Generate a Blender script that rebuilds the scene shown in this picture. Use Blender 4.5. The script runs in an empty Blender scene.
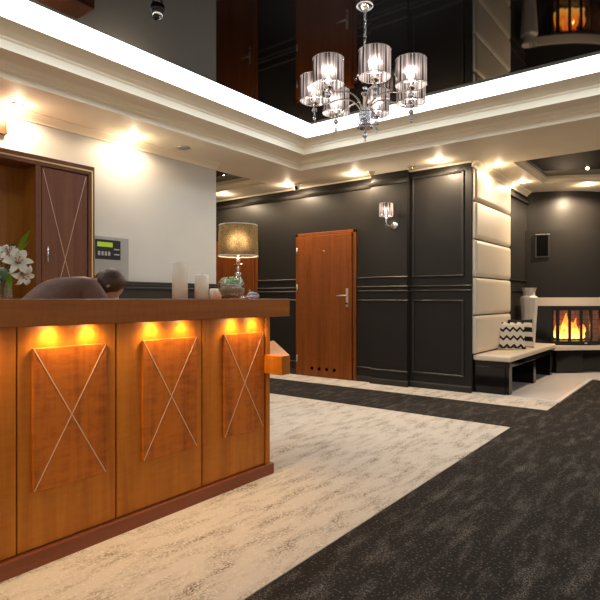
import bpy, bmesh, math, random
from mathutils import Vector, Matrix
R = math.radians
random.seed(4)
sc = bpy.context.scene
col = sc.collection

# ------------------------------------------------------------------ camera, world, exposure
cam_d = bpy.data.cameras.new('camera')
cam = bpy.data.objects.new('camera', cam_d); col.objects.link(cam)
cam.location = (0, 0, 1.12)
cam.rotation_euler = (R(90), 0, R(37.4))
cam_d.sensor_fit = 'HORIZONTAL'; cam_d.sensor_width = 36.0
cam_d.lens = 36.0 * 536 / 600
cam_d.shift_y = -1.5 / 600
cam_d.clip_start = 0.05
sc.camera = cam
sc.view_settings.view_transform = 'Standard'
sc.view_settings.look = 'None'
sc.view_settings.gamma = 1.0
sc.view_settings.use_curve_mapping = False
sc.view_settings.exposure = 1.13
world = bpy.data.worlds.new('world'); sc.world = world
world.use_nodes = True
world.node_tree.nodes['Background'].inputs[0].default_value = (1.0, 0.84, 0.66, 1)
world.node_tree.nodes['Background'].inputs[1].default_value = 0.36
sc.cycles.max_bounces = 8; sc.cycles.diffuse_bounces = 5; sc.cycles.glossy_bounces = 4
sc.cycles.transmission_bounces = 8; sc.cycles.transparent_max_bounces = 12
sc.cycles.caustics_reflective = False; sc.cycles.caustics_refractive = False
sc.cycles.sample_clamp_indirect = 6.0
LED_E = 3.2            # strength of the light band round the black ceiling
SPOT_E = 26.0          # watts of one recessed downlight
DESK_E = 1.8           # watts of one lamp under the counter
WARM = (1.0, 0.77, 0.52)

# ------------------------------------------------------------------ materials
def nt(name):
    m = bpy.data.materials.new(name); m.use_nodes = True
    t = m.node_tree; t.nodes.clear()
    out = t.nodes.new('ShaderNodeOutputMaterial')
    return m, t, out
def N(t, typ, **kw):
    n = t.nodes.new(typ)
    for k, v in kw.items():
        if k in n.inputs.keys() if hasattr(n.inputs, 'keys') else False: n.inputs[k].default_value = v
        else: setattr(n, k, v)
    return n
def c4(c): return (c[0], c[1], c[2], 1)
def principled(name, base, rough=.5, metal=0, spec=.5, coat=0, bump=None, emis=None, es=0, trans=0, ior=1.45, sheen=0):
    m, t, out = nt(name)
    p = t.nodes.new('ShaderNodeBsdfPrincipled')
    p.inputs['Base Color'].default_value = c4(base); p.inputs['Roughness'].default_value = rough
    p.inputs['Metallic'].default_value = metal; p.inputs['Specular IOR Level'].default_value = spec
    p.inputs['Coat Weight'].default_value = coat; p.inputs['Coat Roughness'].default_value = .06
    p.inputs['Transmission Weight'].default_value = trans; p.inputs['IOR'].default_value = ior
    p.inputs['Sheen Weight'].default_value = sheen
    if emis: p.inputs['Emission Color'].default_value = c4(emis); p.inputs['Emission Strength'].default_value = es
    # slight tone variation so that no surface is a dead flat colour
    tc = t.nodes.new('ShaderNodeTexCoord'); nz = t.nodes.new('ShaderNodeTexNoise')
    nz.inputs['Scale'].default_value = 3.0; nz.inputs['Detail'].default_value = 3
    t.links.new(tc.outputs['Object'], nz.inputs['Vector'])
    rp = t.nodes.new('ShaderNodeValToRGB')
    rp.color_ramp.elements[0].color = c4([x * .95 for x in base]); rp.color_ramp.elements[1].color = c4([min(1, x * 1.05) for x in base])
    t.links.new(nz.outputs['Fac'], rp.inputs['Fac']); t.links.new(rp.outputs['Color'], p.inputs['Base Color'])
    if bump:
        b = t.nodes.new('ShaderNodeTexNoise'); b.inputs['Scale'].default_value = bump[0]; b.inputs['Detail'].default_value = 4
        t.links.new(tc.outputs['Object'], b.inputs['Vector'])
        bn = t.nodes.new('ShaderNodeBump'); bn.inputs['Strength'].default_value = bump[1]; bn.inputs['Distance'].default_value = bump[2]
        t.links.new(b.outputs['Fac'], bn.inputs['Height']); t.links.new(bn.outputs['Normal'], p.inputs['Normal'])
    t.links.new(p.outputs['BSDF'], out.inputs['Surface'])
    return m
def wood(name, dark, light, axis='z', rough=.38, coat=.0, figure=.5):
    m, t, out = nt(name)
    p = t.nodes.new('ShaderNodeBsdfPrincipled')
    p.inputs['Roughness'].default_value = rough; p.inputs['Coat Weight'].default_value = coat; p.inputs['Coat Roughness'].default_value = .15; p.inputs['Specular IOR Level'].default_value = .3
    tc = t.nodes.new('ShaderNodeTexCoord'); mp = t.nodes.new('ShaderNodeMapping')
    s = {'z': (9, 9, .55), 'y': (9, .55, 9), 'x': (.55, 9, 9)}[axis]
    mp.inputs['Scale'].default_value = s
    t.links.new(tc.outputs['Object'], mp.inputs['Vector'])
    n1 = t.nodes.new('ShaderNodeTexNoise'); n1.inputs['Scale'].default_value = 1.6; n1.inputs['Detail'].default_value = 6; n1.inputs['Roughness'].default_value = .6; n1.inputs['Distortion'].default_value = .6
    t.links.new(mp.outputs['Vector'], n1.inputs['Vector'])
    mp2 = t.nodes.new('ShaderNodeMapping')
    mp2.inputs['Scale'].default_value = {'z': (7, 7, 26), 'y': (7, 26, 7), 'x': (26, 7, 7)}[axis]
    t.links.new(tc.outputs['Object'], mp2.inputs['Vector'])
    n2 = t.nodes.new('ShaderNodeTexNoise'); n2.inputs['Scale'].default_value = 2.0; n2.inputs['Detail'].default_value = 3
    t.links.new(mp2.outputs['Vector'], n2.inputs['Vector'])
    mx = t.nodes.new('ShaderNodeMath'); mx.operation = 'MULTIPLY_ADD'; mx.inputs[1].default_value = figure * .5
    t.links.new(n2.outputs['Fac'], mx.inputs[0]); t.links.new(n1.outputs['Fac'], mx.inputs[2])
    rp = t.nodes.new('ShaderNodeValToRGB')
    rp.color_ramp.elements[0].position = .42; rp.color_ramp.elements[0].color = c4(dark)
    rp.color_ramp.elements[1].position = .85; rp.color_ramp.elements[1].color = c4(light)
    t.links.new(mx.outputs[0], rp.inputs['Fac']); t.links.new(rp.outputs['Color'], p.inputs['Base Color'])
    t.links.new(p.outputs['BSDF'], out.inputs['Surface'])
    return m
def emission(name, c, s):
    m, t, out = nt(name)
    e = t.nodes.new('ShaderNodeEmission'); e.inputs[0].default_value = c4(c); e.inputs[1].default_value = s
    t.links.new(e.outputs[0], out.inputs['Surface']); return m
def carpet(name, base, streak, speck, rot, streak_lo, streak_hi, speck_thr):
    m, t, out = nt(name)
    p = t.nodes.new('ShaderNodeBsdfPrincipled'); p.inputs['Roughness'].default_value = .95; p.inputs['Specular IOR Level'].default_value = .1
    tc = t.nodes.new('ShaderNodeTexCoord')
    mp = t.nodes.new('ShaderNodeMapping'); mp.inputs['Rotation'].default_value = (0, 0, R(rot)); mp.inputs['Scale'].default_value = (6.0, 1.5, 1)
    t.links.new(tc.outputs['Object'], mp.inputs['Vector'])
    n1 = t.nodes.new('ShaderNodeTexNoise'); n1.inputs['Scale'].default_value = 2.2; n1.inputs['Detail'].default_value = 5; n1.inputs['Roughness'].default_value = .65
    t.links.new(mp.outputs['Vector'], n1.inputs['Vector'])
    r1 = t.nodes.new('ShaderNodeValToRGB'); r1.color_ramp.elements[0].position = streak_lo; r1.color_ramp.elements[1].position = streak_hi
    t.links.new(n1.outputs['Fac'], r1.inputs['Fac'])
    mp3 = t.nodes.new('ShaderNodeMapping'); mp3.inputs['Rotation'].default_value = (0, 0, R(rot)); mp3.inputs['Scale'].default_value = (1.6, .8, 1)
    t.links.new(tc.outputs['Object'], mp3.inputs['Vector'])
    n2 = t.nodes.new('ShaderNodeTexNoise'); n2.inputs['Scale'].default_value = 105; n2.inputs['Detail'].default_value = 2; n2.inputs['Roughness'].default_value = .7
    t.links.new(mp3.outputs['Vector'], n2.inputs['Vector'])
    r2 = t.nodes.new('ShaderNodeValToRGB'); r2.color_ramp.elements[0].position = speck_thr; r2.color_ramp.elements[1].position = speck_thr + .055
    t.links.new(n2.outputs['Fac'], r2.inputs['Fac'])
    ml = t.nodes.new('ShaderNodeMath'); ml.operation = 'MULTIPLY'
    t.links.new(r1.outputs['Color'], ml.inputs[0]); t.links.new(r2.outputs['Color'], ml.inputs[1])
    n3 = t.nodes.new('ShaderNodeTexNoise'); n3.inputs['Scale'].default_value = 80; n3.inputs['Detail'].default_value = 1
    t.links.new(tc.outputs['Object'], n3.inputs['Vector'])
    r3 = t.nodes.new('ShaderNodeValToRGB'); r3.color_ramp.elements[0].position = .60; r3.color_ramp.elements[1].position = .70
    t.links.new(n3.outputs['Fac'], r3.inputs['Fac'])
    m1 = t.nodes.new('ShaderNodeMix'); m1.data_type = 'RGBA'; m1.inputs[6].default_value = c4(base); m1.inputs[7].default_value = c4(streak)
    t.links.new(ml.outputs[0], m1.inputs[0])
    m2 = t.nodes.new('ShaderNodeMix'); m2.data_type = 'RGBA'; m2.inputs[7].default_value = c4(speck)
    t.links.new(m1.outputs[2], m2.inputs[6]); t.links.new(r3.outputs['Color'], m2.inputs[0])
    t.links.new(m2.outputs[2], p.inputs['Base Color'])
    bn = t.nodes.new('ShaderNodeBump'); bn.inputs['Strength'].default_value = .4; bn.inputs['Distance'].default_value = .004
    t.links.new(n3.outputs['Fac'], bn.inputs['Height']); t.links.new(bn.outputs['Normal'], p.inputs['Normal'])
    t.links.new(p.outputs['BSDF'], out.inputs['Surface']); return m
def glass(name, tint=(1, 1, 1), refl=.0):
    m, t, out = nt(name)
    tr = t.nodes.new('ShaderNodeBsdfTransparent'); tr.inputs[0].default_value = c4(tint)
    gl = t.nodes.new('ShaderNodeBsdfGlossy'); gl.inputs['Roughness'].default_value = .02
    fr = t.nodes.new('ShaderNodeLayerWeight'); fr.inputs[0].default_value = .5
    pw = t.nodes.new('ShaderNodeMath'); pw.operation = 'POWER'; pw.inputs[1].default_value = 4.0
    t.links.new(fr.outputs['Facing'], pw.inputs[0])
    ad = t.nodes.new('ShaderNodeMath'); ad.operation = 'MULTIPLY_ADD'; ad.inputs[1].default_value = .55; ad.inputs[2].default_value = .035 + refl
    t.links.new(pw.outputs[0], ad.inputs[0])
    mx = t.nodes.new('ShaderNodeMixShader')
    t.links.new(ad.outputs[0], mx.inputs[0]); t.links.new(tr.outputs[0], mx.inputs[1]); t.links.new(gl.outputs[0], mx.inputs[2])
    t.links.new(mx.outputs[0], out.inputs['Surface']); return m
def organza(name):
    m, t, out = nt(name)
    tc = t.nodes.new('ShaderNodeTexCoord'); mp = t.nodes.new('ShaderNodeMapping'); mp.inputs['Scale'].default_value = (95, 95, 3)
    t.links.new(tc.outputs['Object'], mp.inputs['Vector'])
    nz = t.nodes.new('ShaderNodeTexNoise'); nz.inputs['Scale'].default_value = 1.0; nz.inputs['Detail'].default_value = 2
    t.links.new(mp.outputs['Vector'], nz.inputs['Vector'])
    rp = t.nodes.new('ShaderNodeValToRGB'); rp.color_ramp.elements[0].position = .38; rp.color_ramp.elements[1].position = .62
    rp.color_ramp.elements[0].color = (.018, .015, .017, 1); rp.color_ramp.elements[1].color = (.40, .36, .37, 1)
    t.links.new(nz.outputs['Fac'], rp.inputs['Fac'])
    tl = t.nodes.new('ShaderNodeBsdfTranslucent'); df = t.nodes.new('ShaderNodeBsdfDiffuse'); rf = t.nodes.new('ShaderNodeBsdfRefraction')
    rf.inputs['Roughness'].default_value = .9; rf.inputs['IOR'].default_value = 1.22
    for n in (tl, df, rf): t.links.new(rp.outputs['Color'], n.inputs[0])
    a = t.nodes.new('ShaderNodeMixShader'); a.inputs[0].default_value = .80
    t.links.new(tl.outputs[0], a.inputs[1]); t.links.new(df.outputs[0], a.inputs[2])
    b = t.nodes.new('ShaderNodeMixShader'); b.inputs[0].default_value = .17
    t.links.new(a.outputs[0], b.inputs[1]); t.links.new(rf.outputs[0], b.inputs[2])
    t.links.new(b.outputs[0], out.inputs['Surface']); return m
def linen(name):
    m, t, out = nt(name)
    tc = t.nodes.new('ShaderNodeTexCoord')
    nz = t.nodes.new('ShaderNodeTexNoise'); nz.inputs['Scale'].default_value = 130; nz.inputs['Detail'].default_value = 3
    t.links.new(tc.outputs['Object'], nz.inputs['Vector'])
    rp = t.nodes.new('ShaderNodeValToRGB'); rp.color_ramp.elements[0].position = .35; rp.color_ramp.elements[1].position = .68
    rp.color_ramp.elements[0].color = (.10, .072, .038, 1); rp.color_ramp.elements[1].color = (.24, .18, .10, 1)
    t.links.new(nz.outputs['Fac'], rp.inputs['Fac'])
    tl = t.nodes.new('ShaderNodeBsdfTranslucent'); df = t.nodes.new('ShaderNodeBsdfDiffuse'); rf = t.nodes.new('ShaderNodeBsdfRefraction')
    rf.inputs['Roughness'].default_value = 1.0; rf.inputs['IOR'].default_value = 1.3
    for n in (tl, df, rf): t.links.new(rp.outputs['Color'], n.inputs[0])
    a = t.nodes.new('ShaderNodeMixShader'); a.inputs[0].default_value = .82
    t.links.new(tl.outputs[0], a.inputs[1]); t.links.new(df.outputs[0], a.inputs[2])
    b = t.nodes.new('ShaderNodeMixShader'); b.inputs[0].default_value = .30
    t.links.new(a.outputs[0], b.inputs[1]); t.links.new(rf.outputs[0], b.inputs[2])
    t.links.new(b.outputs[0], out.inputs['Surface']); return m
def flame_mat(name):
    m, t, out = nt(name)
    tc = t.nodes.new('ShaderNodeTexCoord'); sp = t.nodes.new('ShaderNodeSeparateXYZ')
    t.links.new(tc.outputs['Generated'], sp.inputs[0])
    nz = t.nodes.new('ShaderNodeTexNoise'); nz.inputs['Scale'].default_value = 5.0
    t.links.new(tc.outputs['Generated'], nz.inputs['Vector'])
    ad = t.nodes.new('ShaderNodeMath'); ad.operation = 'MULTIPLY_ADD'; ad.inputs[1].default_value = .5
    t.links.new(nz.outputs['Fac'], ad.inputs[0]); t.links.new(sp.outputs['Z'], ad.inputs[2])
    rp = t.nodes.new('ShaderNodeValToRGB'); e = rp.color_ramp.elements
    e[0].position = .25; e[0].color = (1, .62, .18, 1); e[1].position = 1.15; e[1].color = (.9, .12, .01, 1)
    x = e.new(.6); x.color = (1, .38, .05, 1)
    t.links.new(ad.outputs[0], rp.inputs['Fac'])
    em = t.nodes.new('ShaderNodeEmission'); em.inputs[1].default_value = 2.3
    t.links.new(rp.outputs['Color'], em.inputs[0])
    lw = t.nodes.new('ShaderNodeLayerWeight'); lw.inputs[0].default_value = .35
    tr = t.nodes.new('ShaderNodeBsdfTransparent'); mx = t.nodes.new('ShaderNodeMixShader')
    t.links.new(lw.outputs['Facing'], mx.inputs[0]); t.links.new(em.outputs[0], mx.inputs[1]); t.links.new(tr.outputs[0], mx.inputs[2])
    t.links.new(mx.outputs[0], out.inputs['Surface']); return m
def brick_mat(name):
    m, t, out = nt(name)
    p = t.nodes.new('ShaderNodeBsdfPrincipled'); p.inputs['Roughness'].default_value = .9
    tc = t.nodes.new('ShaderNodeTexCoord'); mp = t.nodes.new('ShaderNodeMapping'); mp.inputs['Rotation'].default_value = (R(90), 0, 0)
    t.links.new(tc.outputs['Object'], mp.inputs['Vector'])
    b = t.nodes.new('ShaderNodeTexBrick'); b.inputs['Scale'].default_value = 3.4
    b.inputs['Color1'].default_value = (.26, .15, .085, 1); b.inputs['Color2'].default_value = (.20, .11, .06, 1); b.inputs['Mortar'].default_value = (.08, .06, .05, 1)
    t.links.new(mp.outputs['Vector'], b.inputs['Vector']); t.links.new(b.outputs['Color'], p.inputs['Base Color'])
    t.links.new(p.outputs['BSDF'], out.inputs['Surface']); return m
def chevron_mat(name, kind):
    # woven pattern of the cushion cover in its own object space (X across, Z up)
    m, t, out = nt(name)
    p = t.nodes.new('ShaderNodeBsdfPrincipled'); p.inputs['Roughness'].default_value = .9; p.inputs['Specular IOR Level'].default_value = .15
    tc = t.nodes.new('ShaderNodeTexCoord'); sp = t.nodes.new('ShaderNodeSeparateXYZ')
    t.links.new(tc.outputs['Object'], sp.inputs[0])
    def M(op, a, b=None, b2=None):
        n = t.nodes.new('ShaderNodeMath'); n.operation = op
        for i, v in enumerate((a, b, b2)):
            if v is None: continue
            if isinstance(v, (int, float)): n.inputs[i].default_value = v
            else: t.links.new(v, n.inputs[i])
        return n.outputs[0]
    if kind == 'chevron':
        tri = M('PINGPONG', M('ADD', sp.outputs['X'], 2.0), .043)
        v = M('ADD', M('SUBTRACT', sp.outputs['Z'], M('MULTIPLY', tri, 1.0)), 1.02)
        w = M('MODULO', v, .112)
        a = M('LESS_THAN', w, .034)
    else:
        w = M('MODULO', M('ADD', sp.outputs['Z'], 1.075), .128)
        a = M('LESS_THAN', w, .064)
    mx = t.nodes.new('ShaderNodeMix'); mx.data_type = 'RGBA'
    mx.inputs[6].default_value = (.74, .68, .60, 1); mx.inputs[7].default_value = (.012, .011, .011, 1)
    t.links.new(a, mx.inputs[0]); t.links.new(mx.outputs[2], p.inputs['Base Color'])
    t.links.new(p.outputs['BSDF'], out.inputs['Surface']); return m

M = {}
M['cream_wall'] = principled('cream_wall_paint', (.56, .555, .53), .75)
M['soffit'] = principled('cream_ceiling_paint', (.84, .75, .60), .6)
M['cornice'] = principled('cream_cornice_paint', (.85, .76, .60), .5)
M['dark'] = principled('dark_wall_paint', (.0185, .0165, .0150), .45, spec=.3)
M['dark_trim'] = principled('dark_satin_moulding', (.023, .0205, .0185), .45, spec=.5)
M['black_ceiling'] = principled('black_glossy_stretch_ceiling', (.004, .004, .005), .03, spec=.62)
M['led'] = emission('white_light_band', (.82, .93, 1.0), LED_E)
M['wood'] = wood('cherry_veneer', (.33, .090, .005), (.52, .170, .013))
M['wood_panel'] = wood('figured_cherry_panel', (.17, .032, .002), (.47, .125, .010), figure=1.0)
M['wood_top'] = wood('cherry_counter_edge', (.22, .056, .002), (.37, .110, .006), 'y', rough=.3)
M['wood_plinth'] = wood('reddish_plinth_wood', (.17, .045, .018), (.25, .072, .030), 'y')
M['wood_door'] = wood('cherry_door_veneer', (.15, .036, .005), (.27, .072, .010))
M['wood_cab'] = wood('purplish_brown_veneer', (.12, .040, .018), (.19, .068, .032), rough=.35)
M['wood_niche'] = wood('golden_brown_veneer', (.18, .058, .005), (.29, .105, .012))
M['inlay'] = principled('pale_inlay_strip', (.62, .42, .27), .4)
M['brass'] = principled('brushed_gold_trim', (.75, .50, .22), .3, metal=1)
M['chrome'] = principled('polished_chrome', (.80, .79, .80), .10, metal=1)
M['nickel'] = principled('brushed_nickel', (.70, .66, .60), .28, metal=1)
M['crystal'] = glass('clear_crystal', (.82, .85, .90), .30)
M['facets'] = principled('mirror_cut_glass', (.60, .64, .72), .08, metal=.85, bump=(45, .6, .01))
M['organza'] = organza('pleated_silver_organza')
M['linen'] = linen('woven_beige_linen')
M['bulb'] = emission('glowing_bulb', (1.0, .90, .80), 14)
M['lens'] = emission('lit_downlight_lens', (1.0, .84, .6), 30)
M['white_paint'] = principled('white_enamel', (.8, .78, .74), .4)
M['leather'] = principled('cream_leatherette', (.70, .61, .49), .42, spec=.4)
M['granite'] = principled('polished_black_granite', (.006, .0055, .0055), .09, spec=.4)
M['stone'] = principled('cream_stone', (.72, .61, .50), .4)
M['tile'] = principled('pale_floor_tile', (.70, .66, .64), .3, bump=(30, .05, .002))
M['tile_edge'] = principled('white_tile_edging', (.84, .82, .80), .3)
M['steel'] = principled('black_stove_steel', (.012, .011, .010), .35, metal=.3)
M['pane'] = glass('stove_glass', (.95, .92, .88), .0)
M['clear'] = glass('clear_bowl_glass', (.93, .97, .95), .04)
M['brick'] = brick_mat('firebrick_lining')
M['log'] = principled('charred_log', (.05, .03, .02), .9, bump=(20, .6, .01))
M['flame'] = flame_mat('orange_flame')
M['vase'] = principled('white_ceramic_relief', (.66, .60, .55), .45, bump=(40, .35, .004))
M['wax'] = principled('ivory_wax', (.93, .88, .77), .5)
M['black_gloss'] = principled('black_plastic', (.012, .012, .013), .3)
M['black_hole'] = principled('black_recess', (.002, .002, .002), .9, spec=.05)
M['grey_metal'] = principled('grey_enamelled_steel', (.36, .355, .34), .4)
M['grey_light'] = principled('light_grey_plastic', (.42, .41, .42), .5)
M['lcd'] = emission('lime_display', (.42, .55, .05), .35)
M['petal'] = principled('white_petal', (.80, .80, .72), .55)
M['leaf'] = principled('fresh_green_leaf', (.16, .30, .02), .45)
M['leaf_dark'] = principled('dark_green_leaf', (.035, .08, .015), .5)
M['stamen'] = principled('rust_stamen', (.35, .12, .02), .6)
M['succulent'] = principled('pale_succulent_green', (.58, .72, .48), .5)
M['pebble'] = principled('mixed_brown_pebbles', (.66, .42, .30), .6)
M['soil'] = principled('dark_gravel', (.42, .30, .22), .9, bump=(60, .8, .01))
M['shell'] = principled('bluish_glazed_ornament', (.42, .44, .55), .22, metal=.35)
M['skin'] = principled('skin', (.48, .27, .19), .5)
M['hair'] = principled('brown_hair', (.055, .026, .014), .45, bump=(90, .5, .004))
M['blouse'] = principled('mauve_grey_fabric', (.16, .095, .078), .85, bump=(7, .7, .03))
M['trousers'] = principled('dark_trouser_fabric', (.02, .02, .022), .8)
M['chev'] = chevron_mat('chevron_cover', 'chevron')
M['stripe'] = chevron_mat('striped_cover', 'stripe')
M['carpet_light'] = carpet('cream_carpet', (.65, .585, .515), (.20, .15, .11), (.73, .67, .60), 8, .46, .68, .455)
M['carpet_dark'] = carpet('charcoal_carpet', (.025, .021, .019), (.19, .168, .15), (.115, .10, .09), 8, .49, .70, .485)

# ------------------------------------------------------------------ mesh helpers
def BM(): return bmesh.new()
def mat4(loc=(0, 0, 0), rot=(0, 0, 0)):
    from mathutils import Euler
    return Matrix.Translation(loc) @ Euler(rot).to_matrix().to_4x4()
def box(bm, x0, x1, y0, y1, z0, z1, bev=0, seg=2):
    t = bmesh.new()
    bmesh.ops.create_cube(t, size=1)
    for v in t.verts:
        v.co = Vector(((x0 + x1) / 2 + v.co.x * (x1 - x0), (y0 + y1) / 2 + v.co.y * (y1 - y0), (z0 + z1) / 2 + v.co.z * (z1 - z0)))
    if bev: bmesh.ops.bevel(t, geom=t.edges[:], offset=bev, segments=seg, affect='EDGES', profile=.5)
    merge(bm, t); return bm
def merge(bm, t, mtx=None):
    if mtx is not None: bmesh.ops.transform(t, matrix=mtx, verts=t.verts)
    vm = {v: bm.verts.new(v.co) for v in t.verts}
    for f in t.faces:
        try:
            nf = bm.faces.new([vm[v] for v in f.verts]); nf.smooth = f.smooth
        except ValueError: pass
    t.free()
def prism(bm, pts, z0, z1, bev=0):
    t = bmesh.new()
    a = [t.verts.new((x, y, z0)) for x, y in pts]; b = [t.verts.new((x, y, z1)) for x, y in pts]
    n = len(pts)
    t.faces.new(a[::-1]); t.faces.new(b)
    for i in range(n): t.faces.new((a[i], a[(i + 1) % n], b[(i + 1) % n], b[i]))
    bmesh.ops.recalc_face_normals(t, faces=t.faces)
    if bev: bmesh.ops.bevel(t, geom=t.edges[:], offset=bev, segments=2, affect='EDGES', profile=.5)
    merge(bm, t); return bm
def lathe(bm, prof, n=28, c=(0, 0, 0), cap=True, smooth=True, fold=0, folds=0, mtx=None):
    t = bmesh.new(); rings = []
    for r, z in prof:
        ring = []
        for i in range(n):
            a = 2 * math.pi * i / n
            rr = r + (fold * math.cos(folds * a) if folds else 0)
            ring.append(t.verts.new((rr * math.cos(a), rr * math.sin(a), z)))
        rings.append(ring)
    for k in range(len(rings) - 1):
        for i in range(n):
            f = t.faces.new((rings[k][i], rings[k][(i + 1) % n], rings[k + 1][(i + 1) % n], rings[k + 1][i])); f.smooth = smooth
    if cap:
        if prof[0][0] > 1e-5: t.faces.new(rings[0][::-1])
        if prof[-1][0] > 1e-5: t.faces.new(rings[-1])
    bmesh.ops.remove_doubles(t, verts=t.verts, dist=1e-6)
    bmesh.ops.recalc_face_normals(t, faces=t.faces)
    merge(bm, t, (mtx if mtx is not None else Matrix.Translation(c))); return bm
def tube(bm, pts, r, n=8, r1=None):
    pts = [Vector(p) for p in pts]; t = bmesh.new(); rings = []
    up = Vector((0, 0, 1))
    for i, p in enumerate(pts):
        d = (pts[min(i + 1, len(pts) - 1)] - pts[max(i - 1, 0)]).normalized()
        ref = up if abs(d.dot(up)) < .95 else Vector((1, 0, 0))
        u = d.cross(ref).normalized(); w = d.cross(u)
        rr = r if r1 is None else r + (r1 - r) * i / (len(pts) - 1)
        rings.append([t.verts.new(p + (u * math.cos(2 * math.pi * k / n) + w * math.sin(2 * math.pi * k / n)) * rr) for k in range(n)])
    for i in range(len(rings) - 1):
        for k in range(n):
            f = t.faces.new((rings[i][k], rings[i][(k + 1) % n], rings[i + 1][(k + 1) % n], rings[i + 1][k])); f.smooth = True
    t.faces.new(rings[0][::-1]); t.faces.new(rings[-1])
    bmesh.ops.recalc_face_normals(t, faces=t.faces)
    merge(bm, t); return bm
def ball(bm, c, r, sx=1, sy=1, sz=1, u=16, v=10, smooth=True):
    t = bmesh.new(); bmesh.ops.create_uvsphere(t, u_segments=u, v_segments=v, radius=r)
    for f in t.faces: f.smooth = smooth
    for q in t.verts: q.co = Vector((q.co.x * sx, q.co.y * sy, q.co.z * sz)) + Vector(c)
    merge(bm, t); return bm
def spline(pts, n=6):
    P = [Vector(p) for p in pts]; out = []
    for i in range(len(P) - 1):
        p0, p1, p2, p3 = P[max(i - 1, 0)], P[i], P[i + 1], P[min(i + 2, len(P) - 1)]
        for k in range(n):
            s = k / n
            out.append(.5 * ((2 * p1) + (p2 - p0) * s + (2 * p0 - 5 * p1 + 4 * p2 - p3) * s * s + (3 * p1 - p0 - 3 * p2 + p3) * s ** 3))
    out.append(P[-1]); return out
def link(name, bm, m, parent=None, at=None):
    """one mesh object. A part's geometry is given in the world unless at='local'."""
    if parent is not None and at != 'local':
        o_ = parent; L = Vector((0, 0, 0))
        while o_ is not None: L += o_.location; o_ = o_.parent
        bmesh.ops.translate(bm, verts=bm.verts, vec=-L)
    if parent is None and at is not None: bmesh.ops.translate(bm, verts=bm.verts, vec=-Vector(at))
    me = bpy.data.meshes.new(name); bm.to_mesh(me); bm.free()
    o = bpy.data.objects.new(name, me); col.objects.link(o)
    me.materials.append(M[m] if isinstance(m, str) else m)
    if parent is not None: o.parent = parent
    if parent is None and at is not None: o.location = at
    return o
def tag(o, label, cat, group=None):
    o['label'] = label; o['category'] = cat
    if group: o['group'] = group
    return o
def thing(name, label, cat, loc, group=None, rz=0):
    o = bpy.data.objects.new(name, None); o.empty_display_size = .1
    col.objects.link(o); o.location = loc; o.rotation_euler = (0, 0, rz)
    return tag(o, label, cat, group)
def struct(name, bm, m, at=None):
    o = link(name, bm, m, at=at); o['kind'] = 'structure'; return o
def sroot(name, loc):
    o = bpy.data.objects.new(name, None); col.objects.link(o); o.location = loc; o['kind'] = 'structure'; return o
def copy_tree(src, label=None, loc=None, rz=None, parent=None):
    c = src.copy(); col.objects.link(c)
    if parent is not None: c.parent = parent
    for ch in list(src.children): copy_tree(ch, parent=c)
    if label: c['label'] = label
    if loc: c.location = loc
    if rz is not None: c.rotation_euler = (0, 0, rz)
    return c
def lamp(name, typ, loc, energy, color, parent=None, size=.03, cone=None, blend=.8, rot=None):
    d = bpy.data.lights.new(name, typ); d.energy = energy; d.color = color
    if typ in ('POINT', 'SPOT'): d.shadow_soft_size = size
    if typ == 'SPOT': d.spot_size = R(cone); d.spot_blend = blend
    o = bpy.data.objects.new(name, d); col.objects.link(o); o.location = loc
    if rot: o.rotation_euler = rot
    if parent is not None: o.parent = parent
    return o

# ------------------------------------------------------------------ the setting
XL, YB = -4.75, 6.25            # cream wall plane, dark wall plane
SZ, CZ = 2.74, 3.03             # soffit and black ceiling heights
XR, YF = 3.2, -2.4              # unseen right wall and wall behind the camera
bm = BM(); box(bm, -8.6, XR + .1, YF - .1, 10.1, -.12, 0); struct('floor', bm, 'carpet_dark')
bm = BM(); box(bm, XL, -1.375, YF, 4.80, 0, .004); struct('floor.001', bm, 'carpet_light')
bm = BM(); box(bm, -8.4, -1.29, 5.75, YB, 0, .004); struct('floor.002', bm, 'carpet_light')
bm = BM(); prism(bm, [(-2.23, 6.30), (-1.33, 6.30), (-1.33, 8.35), (.9, 8.35), (.9, 9.82), (-2.23, 9.82)], 0, .012); struct('floor.003', bm, 'tile')
bm = BM(); prism(bm, [(-2.23, 6.25), (-1.28, 6.25), (-1.28, 8.30), (.9, 8.30), (.9, 8.35), (-1.33, 8.35), (-1.33, 6.30), (-2.23, 6.30)], 0, .014); struct('trim_1', bm, 'tile_edge')
# left cream wall, its dark wainscot
bm = BM(); box(bm, XL - .2, XL, YF, 4.54, 0, SZ + .05); struct('wall_left', bm, 'cream_wall')
bm = BM()
box(bm, XL, XL + .02, YF, 4.54, 0, 1.26)
for z in (1.09, 1.215, 1.27): box(bm, XL, XL + .04, YF, 4.54, z, z + .025, .006)
struct('trim_2', bm, 'dark_trim')
# crown under the soffit on the cream wall
def extrude_profile(prof, p0, p1, nrm):
    """prof: (out, z) along the horizontal normal nrm, swept from p0 to p1"""
    b = bmesh.new(); n = Vector((nrm[0], nrm[1], 0)); rows = []
    for p in (p0, p1): rows.append([b.verts.new(Vector((p[0], p[1], 0)) + n * o + Vector((0, 0, z))) for o, z in prof])
    k = len(prof)
    for i in range(k): b.faces.new((rows[0][i], rows[0][(i + 1) % k], rows[1][(i + 1) % k], rows[1][i]))
    b.faces.new(rows[0][::-1]); b.faces.new(rows[1])
    bmesh.ops.recalc_face_normals(b, faces=b.faces)
    return b
CROWN = [(0, SZ), (.075, SZ), (.075, SZ - .012), (.055, SZ - .022), (.03, SZ - .04), (.018, SZ - .055), (.018, SZ - .068), (0, SZ - .068)]
struct('trim_3', extrude_profile(CROWN, (XL, YF), (XL, 4.54), (1, 0)), 'cornice')
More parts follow.
